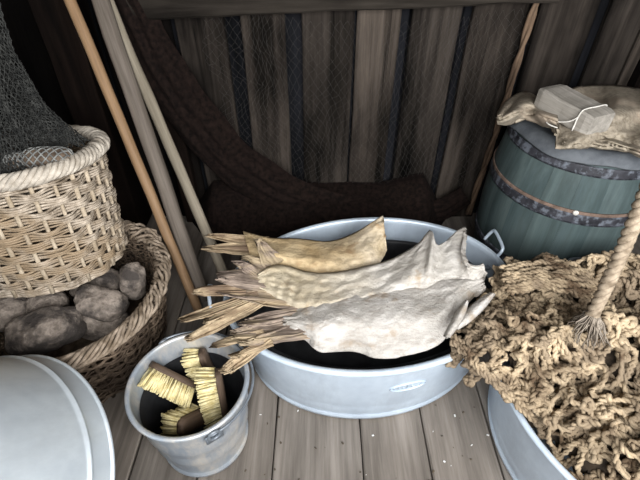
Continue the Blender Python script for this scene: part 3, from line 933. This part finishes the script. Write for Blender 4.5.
mb = patch([(452, 323), (464, 312), (478, 299), (490, 292)], [(458, 330), (470, 323), (486, 308), (496, 294)], zear, 24, 12, .008)
adopt(fa, mb.build('collar_bone', M['fish_white']))
def zear2(s, t): return .392 + .012 * math.sin(PI * t) + .015 * s
mb = patch([(443, 336), (450, 322), (458, 308), (466, 299)], [(450, 338), (458, 328), (466, 314), (469, 301)], zear2, 20, 10, .008)
adopt(fa, mb.build('collar_bone', M['fish_white']))

# ------------------------------------------------------------------ heap of coarse rope net in the right-hand tub
rn = tag(empty('rope_net', (*T2, .02)), 'heap of coarse tan knotted rope net overflowing the right-hand tub', 'rope net')
foot = np.array([(.335, .705), (.40, .80), (.46, .885), (.52, .965), (.60, 1.02), (.75, 1.025), (.90, 1.03), (1.05, 1.0), (1.2, .92), (1.26, .75), (1.27, .55), (1.2, .38), (1.08, .27), (.90, .23), (.74, .27), (.64, .33), (.575, .41), (.54, .48), (.485, .545), (.42, .57), (.365, .64)])
def inside(x, y):
    c = False; n = len(foot); j = n - 1
    for i in range(n):
        if (foot[i][1] > y) != (foot[j][1] > y) and x < (foot[j][0] - foot[i][0]) * (y - foot[i][1]) / (foot[j][1] - foot[i][1]) + foot[i][0]: c = not c
        j = i
    return c
def edge_d(x, y):
    p = np.array((x, y)); m = 9
    for i in range(len(foot)):
        a = foot[i]; b = foot[(i + 1) % len(foot)]; ab = b - a
        t = min(1, max(0, np.dot(p - a, ab) / np.dot(ab, ab)))
        m = min(m, np.linalg.norm(p - a - ab * t))
    return m
def heap_z(x, y):
    d = edge_d(x, y)
    f = min(1, d / .13)
    z = .285 + .105 * (1 - (1 - f) ** 2.2)
    z += .045 * math.sin(17 * (y + .25 * x) + 2.5 * nz(x * 3, y * 3)) * f            # folds
    z += .045 * nz(x * 5.2, y * 5.2, 3.3) * f
    hollow = math.exp(-(((x - .66) / .12) ** 2 + ((y - .60) / .05) ** 2))            # dark hollow by the rope end
    z -= .11 * hollow
    hollow2 = math.exp(-(((x - .56) / .05) ** 2 + ((y - .45) / .10) ** 2))
    z -= .06 * hollow2
    return max(z, .255 if d < .03 else .24)
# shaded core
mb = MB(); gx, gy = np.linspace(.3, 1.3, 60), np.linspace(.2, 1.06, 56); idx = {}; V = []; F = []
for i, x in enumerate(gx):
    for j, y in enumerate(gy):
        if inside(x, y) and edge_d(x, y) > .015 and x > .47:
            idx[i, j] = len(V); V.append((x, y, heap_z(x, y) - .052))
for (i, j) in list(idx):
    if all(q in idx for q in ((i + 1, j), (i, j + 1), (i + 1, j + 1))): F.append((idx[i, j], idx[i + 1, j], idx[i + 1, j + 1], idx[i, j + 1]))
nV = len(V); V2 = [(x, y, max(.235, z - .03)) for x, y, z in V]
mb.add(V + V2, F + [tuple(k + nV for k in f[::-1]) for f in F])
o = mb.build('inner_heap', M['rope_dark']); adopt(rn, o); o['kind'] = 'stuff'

rg = random.Random(5)
def strand(mb, A, C, bow, r):
    d = C - A; L = np.linalg.norm(d)
    side = norm(np.cross(d, (0, 0, 1)) + 1e-6); up = np.array((0, 0, 1.0))
    b = side * rg.uniform(-1, 1) * bow + up * rg.uniform(-.2, .75) * bow
    s = np.linspace(0, 1, 11)
    w = np.sin(PI * s) ** .8; w2 = np.sin(2 * PI * s)
    P = A + d * s[:, None] + b * w[:, None] + (side * rg.uniform(-.4, .4) + up * rg.uniform(-.2, .2)) * (w2 * bow)[:, None]
    mb.ply(P, r, 34, 2, 5, rg.uniform(0, 6))
def knot(mb, c, r):
    """a sheet-bend knot: two interlocked loops"""
    R = Euler((rg.uniform(-.7, .7), rg.uniform(-.7, .7), rg.uniform(0, 6.3))).to_matrix(); R = np.array(R)
    s = np.linspace(0, 2 * PI, 15)
    k = r * 1.45
    P = np.stack([k * 1.25 * np.sin(s), k * .75 * np.sin(2 * s), k * .9 * np.cos(s)], 1)
    mb.tube(P @ R.T + c, r * .78, 5)
    P = np.stack([k * .8 * np.cos(s), k * 1.2 * np.sin(s), k * .5 * np.sin(2 * s + 1)], 1)
    mb.tube(P @ R.T + c, r * .75, 5)
for layer, (lift, sp, r) in enumerate(((-.036, .043, .0070), (-.006, .050, .0076), (.020, .058, .0080))):
    mb = MB(); nodes = {}
    nxn = int(1.0 / sp); nyn = int(.86 / (sp * .62))
    for j in range(nyn):
        for i in range(nxn):
            x = .3 + (i + .5 * (j % 2)) * sp + rg.gauss(0, sp * .22); y = .2 + j * sp * .62 + rg.gauss(0, sp * .2)
            if layer == 2 and nz(x * 6, y * 6, 8) < -.18: continue
            on_rim = .365 < math.hypot(x - T2[0], y - T2[1]) < .46
            if inside(x, y) and edge_d(x, y) > .004 and x - .13 * (1 - y) < 1.2:
                nodes[i, j] = np.array((x, y, max(.325 if on_rim else 0, heap_z(x, y) + lift + rg.gauss(0, .013))))
    for (i, j), A in nodes.items():
        tied = False
        for b in ((i, i + 1) if j % 2 else (i - 1, i)):
            if (b, j + 1) in nodes and rg.random() < .93: strand(mb, A, nodes[b, j + 1], sp * .55, r * rg.uniform(.85, 1.08)); tied = True
        if tied and rg.random() < .85: knot(mb, A, r)
        if rg.random() < .25 and (i, j + 2) in nodes: strand(mb, A, nodes[i, j + 2], sp * .7, r)
        if rg.random() < .22 and (i + 1, j) in nodes: strand(mb, A, nodes[i + 1, j], sp * .6, r)
    o = mb.build('rope_mesh', M['rope_net']); adopt(rn, o); o['kind'] = 'stuff'
# the gathered edge of the net, hanging over the tub rim towards the fish
mb = MB()
for q in range(3):
    e = smooth_path([(.335 + q * .006, .715 - q * .004, .36 + .006 * q), (.375 + q * .004, .64, .355 + .008 * q), (.42, .575 + q * .01, .345 + q * .004), (.46, .54 + q * .012, .335), (.49, .50 + q * .012, .325)], 60)
    mb.ply(e + np.array([(.014 * nz(i * .25, q), .014 * nz(i * .25, q + 5), .008 * nz(i * .3, q + 9)) for i in range(60)]), .0068, 34, 2, 6, q)
o = mb.build('net_selvedge', M['rope_net']); adopt(rn, o)
# a slack fold of long parallel strands across the top of the heap
mb = MB()
for q in range(11):
    f = q / 10 - .5
    pa_ = [at(505 + rg.uniform(-6, 6), 281 + f * 26, z=.405), at(535, 275 + f * 26 + rg.uniform(-3, 3), z=.425 - .05 * f * f), at(565, 276 + f * 26 + rg.uniform(-3, 3), z=.43 - .05 * f * f), at(592 + rg.uniform(-6, 6), 285 + f * 24, z=.41)]
    e = smooth_path(pa_, 60); w = rg.uniform(0, 9)
    mb.ply(e + np.array([(.010 * nz(i * .14, w), .010 * nz(i * .14, w + 5), .008 * nz(i * .17, w + 9)) for i in range(60)]), .0072, 32, 2, 6, q)
o = mb.build('strand_fold', M['rope_net']); adopt(rn, o); o['kind'] = 'stuff'

# ------------------------------------------------------------------ hanging rope with frayed end
e0 = at(592, 318, z=.485); e1 = at(640, 205, z=.80)
dirn = norm(e1 - e0)
hr = tag(empty('hanging_rope', e0), 'thick three-strand rope hanging over the net heap, its end frayed', 'rope')
Lr = (2.08 - e0[2]) / dirn[2]
cp = np.array([e0 + dirn * s + np.array((.004 * math.sin(s * 9), .003 * math.cos(s * 7), 0)) for s in np.linspace(0, Lr, 260)])
for k in range(3):
    mb = MB(); T, N, B = frames(cp); d = np.linspace(0, Lr, 260)
    a = d * 15 * 2 * PI + k * 2 * PI / 3
    rr = np.full(260, .0125)
    mb.tube(cp + (N * np.cos(a)[:, None] + B * np.sin(a)[:, None]) * (rr * .62)[:, None], rr * .66, 8)
    adopt(hr, mb.build('strand', M['rope']))
mb = MB()
for k in range(150):
    a = rg.uniform(0, 2 * PI); q = rg.random() ** .5 * .012
    L = rg.uniform(.03, .085); sp = rg.uniform(.1, .75)
    P = [e0 + np.array((q * math.cos(a), q * math.sin(a), .012))]
    dv = norm(-dirn + np.array((math.cos(a) * sp, math.sin(a) * sp, 0)))
    for s in (.33, .66, 1):
        P.append(P[0] + dv * L * s + np.array((rg.gauss(0, .004), rg.gauss(0, .004), -abs(rg.gauss(0, .003)))))
    P[-1][2] = max(P[-1][2], e0[2] - .07)
    mb.tube(P, [.0022, .002, .0016, .0008], 3)
o = mb.build('frayed_end', M['fray']); adopt(hr, o); o['kind'] = 'stuff'

# ------------------------------------------------------------------ barrel
BC = np.array((.895, 1.345)); BHt = .655
br = tag(empty('wooden_barrel', (*BC, 0)), 'green-painted wooden barrel with dark flaking hoops against the wall', 'barrel')
def brad(z):
    s = z / BHt * 2 - 1
    return .238 + .036 * (1 - s * s)
NS = 20
def stave_mesh():
    n = 14; m = 6; hw = PI / NS * .997; G = []
    for i in range(n + 1):
        z = BHt * i / n; R = brad(z); row = []
        for j in range(m + 1):
            a = -hw + 2 * hw * j / m; e = -.0022 if j in (0, m) and False else 0
            row.append(((R + e) * math.cos(a), (R + e) * math.sin(a), z))
        for j in range(m, -1, -1):
            a = -hw + 2 * hw * j / m
            row.append(((R - .018) * math.cos(a), (R - .018) * math.sin(a), z))
        G.append(row)
    mb = MB(); mb.grid(np.array(G), closed_v=True, flip=True)
    k = 2 * (m + 1); mb.F.append(tuple(range(k))); mb.F.append(tuple(n * k + q for q in range(k))[::-1])
    return mb
st = stave_mesh().build('stave', M['stave'], br, False)
for i in range(1, NS):
    c = st.copy(); col.objects.link(c); c.parent = br; c.rotation_euler = (0, 0, 2 * PI * i / NS)
def hoop(z, w, mat, name, off=.001, th=.003):
    mb = MB(); pr = []
    for k in range(6): zz = z - w / 2 + w * k / 5; pr.append((brad(zz) + off + th, zz))
    pr += [(brad(z + w / 2) + off, z + w / 2), (brad(z - w / 2) + off, z - w / 2)]
    mb.lathe(pr, 72, closed=True); return mb.build(name, mat, br)
hoop(.612, .030, M['hoop'], 'hoop'); hoop(.455, .036, M['hoop'], 'hoop'); rband = hoop(.478, .010, M['rust'], 'rusted_band', .001, .004)
hoop(.20, .036, M['hoop'], 'hoop'); hoop(.05, .03, M['hoop'], 'hoop')
mb = MB(); a = math.radians(-112)
mb.add(*(lambda: (np.array([(brad(.478) + .007 + .006 * math.cos(p)) * 1.0 * np.array((math.cos(a), math.sin(a), 0)) + np.array((-math.sin(a), math.cos(a), 0)) * .009 * math.sin(p) * math.cos(t) + np.array((0, 0, .478 + .009 * math.sin(p) * math.sin(t))) for p in np.linspace(0.01, PI / 2, 5) for t in np.arange(10) * 2 * PI / 10]), [(i * 10 + j, i * 10 + (j + 1) % 10, (i + 1) * 10 + (j + 1) % 10, (i + 1) * 10 + j) for i in range(4) for j in range(10)]))())
mb.build('rivet', M['string'], rband)
mb = MB(); mb.lathe([(.001, .63), (.225, .63), (.225, .612), (.001, .612)], 48); mb.build('barrel_head', M['stave'], br)

# slate canvas over the barrel top
mb = MB(); G = []
for i in range(16):
    row = []
    for j in range(96):
        t = 2 * PI * j / 96; edge = .262 + .004 * math.sin(5 * t + 1) + .006 * nz(math.cos(t) * 2, math.sin(t) * 2, 4)
        r = edge * i / 15
        z = BHt + .012 + .006 * nz(r * 12 * math.cos(t), r * 12 * math.sin(t), 2)
        if r > .232: z -= (r - .232) * (1.0 + .12 * math.sin(7 * t)) ; r = min(r, .259 + .004 * math.sin(9 * t))
        row.append((BC[0] + r * math.cos(t), BC[1] + r * math.sin(t), z))
    G.append(row)
G += [[(x, y, z - .005) for x, y, z in row] for row in G[::-1]]
mb.grid(np.array(G), closed_v=True, flip=True)
tag(mb.build('canvas_cover', M['tarp']), 'slate-grey canvas sheet spread over the barrel top', 'cover')

# burlap sack: crumpled cloth heap on the canvas
sk = tag(empty('burlap_sack', (BC[0], BC[1], BHt + .015)), 'crumpled tan burlap sack lying on top of the barrel', 'sack')
ZT = BHt + .022
def zs1(s, t): return ZT + .012 + .045 * math.sin(PI * t) * (.8 + .2 * s) + .018 * abs(math.sin(s * 6 + t * 5)) + .012 * nz(s * 4, t * 4, 3)
mb = patch([(497, 112), (505, 101), (518, 92), (528, 91), (540, 98), (556, 104)], [(498, 122), (508, 124), (520, 119), (535, 120), (548, 127), (560, 134)], zs1, 40, 20, .008)
adopt(sk, mb.build('sack_corner', M['sack']))
def zs2(s, t): return ZT + .055 * math.sin(PI * (t * .8 + .12)) ** .8 + .014 * math.sin(s * 9 + t * 7) + .018 * nz(s * 5, t * 4, 6) + .006 * nz(s * 14, t * 11, 6)
mb = patch([(556, 96), (572, 87), (590, 85), (612, 84), (640, 88), (672, 98)], [(556, 146), (572, 148), (592, 146), (615, 145), (642, 152), (672, 160)], zs2, 60, 34, .008)
adopt(sk, mb.build('sack_body', M['sack']))
def zs3(s, t): return ZT + .012 + .022 * math.sin(PI * t) + .012 * nz(s * 6, t * 3, 9)
mb = patch([(562, 137), (580, 136), (600, 136), (620, 139), (645, 146)], [(566, 147), (580, 146), (598, 147), (620, 148), (645, 157)], zs3, 44, 14, .008)
adopt(sk, mb.build('sack_hem', M['sack']))

# grey weathered block tied with string
c0 = at(573, 108, z=ZT + .085)
lngv = norm(at(604, 124, z=ZT + .085) - at(546, 92, z=ZT + .095))
bl = tag(empty('wooden_block', c0), 'grey weathered block with a string loop, on the burlap sack', 'block')
wv = norm(np.cross((0, 0, 1), lngv)); uv_ = np.cross(lngv, wv); R = np.stack([lngv, wv, uv_], 1)
mb = MB(); n = 10; rows = []
for i in range(n + 1):
    x = (i / n - .5) * .20
    k = .9 if i in (0, n) else 1
    j = lambda q: .003 * nz(i * .7, q * 3.3)
    prof = [(-.044, -.034), (-.047, -.028), (-.047, .022), (-.042, .028), (.041, .028), (.046, .022), (.046, -.028), (.042, -.034)]
    rows.append([(x + .004 * nz(q, 3), y * k * (1 + .03 * nz(i * .5, 2)) + j(q) * .5, z * k + j(q + 9)) for q, (y, z) in enumerate(prof)])
mb.grid(np.array(rows), closed_v=True, flip=True); mb.F.append(tuple(range(8))); mb.F.append(tuple(n * 8 + q for q in range(8))[::-1])
o = mb.build('block_body', M['block'], bl, False)
bl.matrix_world = Matrix([[R[i, 0], R[i, 1], R[i, 2], c0[i]] for i in range(3)] + [[0, 0, 0, 1]])
mb = MB(); mb.tube(smooth_path([(.062, -.052, -.03), (.062, -.053, .024), (.063, -.04, .034), (.066, .0, .034), (.064, .04, .034), (.062, .051, .022), (.062, .052, -.03)], 40), .0022, 5)
mb.tube(smooth_path([(.062, -.052, .01), (.045, -.058, -.012), (.0, -.064, -.03), (-.02, -.072, -.028), (.0, -.082, -.035), (.03, -.072, -.034)], 40), .0022, 5)
mb.build('string', M['string'], bl)

# ------------------------------------------------------------------ crumbs on the floor boards
mb = MB(); rr_ = random.Random(3)
def crumbs(n, mat, name, label, smin, smax, seed):
    r = random.Random(seed); mb = MB()
    for i in range(n):
        x = r.uniform(-.5, .55); y = r.uniform(.35, .72); s = r.uniform(smin, smax)
        R = np.array(Euler((r.uniform(-.3, .3), r.uniform(-.3, .3), r.uniform(0, 6))).to_matrix())
        mb.box((x, y, s * .2), (s, s * r.uniform(.3, .8), s * .35), R, s * .1)
    return tag(mb.build(name, mat, None, False), label, 'debris', kind='stuff')
crumbs(26, M['chip'], 'fish_scale_flecks', 'pale flecks scattered over the floor boards', .003, .008, 4)
crumbs(60, M['debris'], 'dirt_crumbs', 'dark crumbs of dirt scattered over the floor boards', .003, .009, 9)
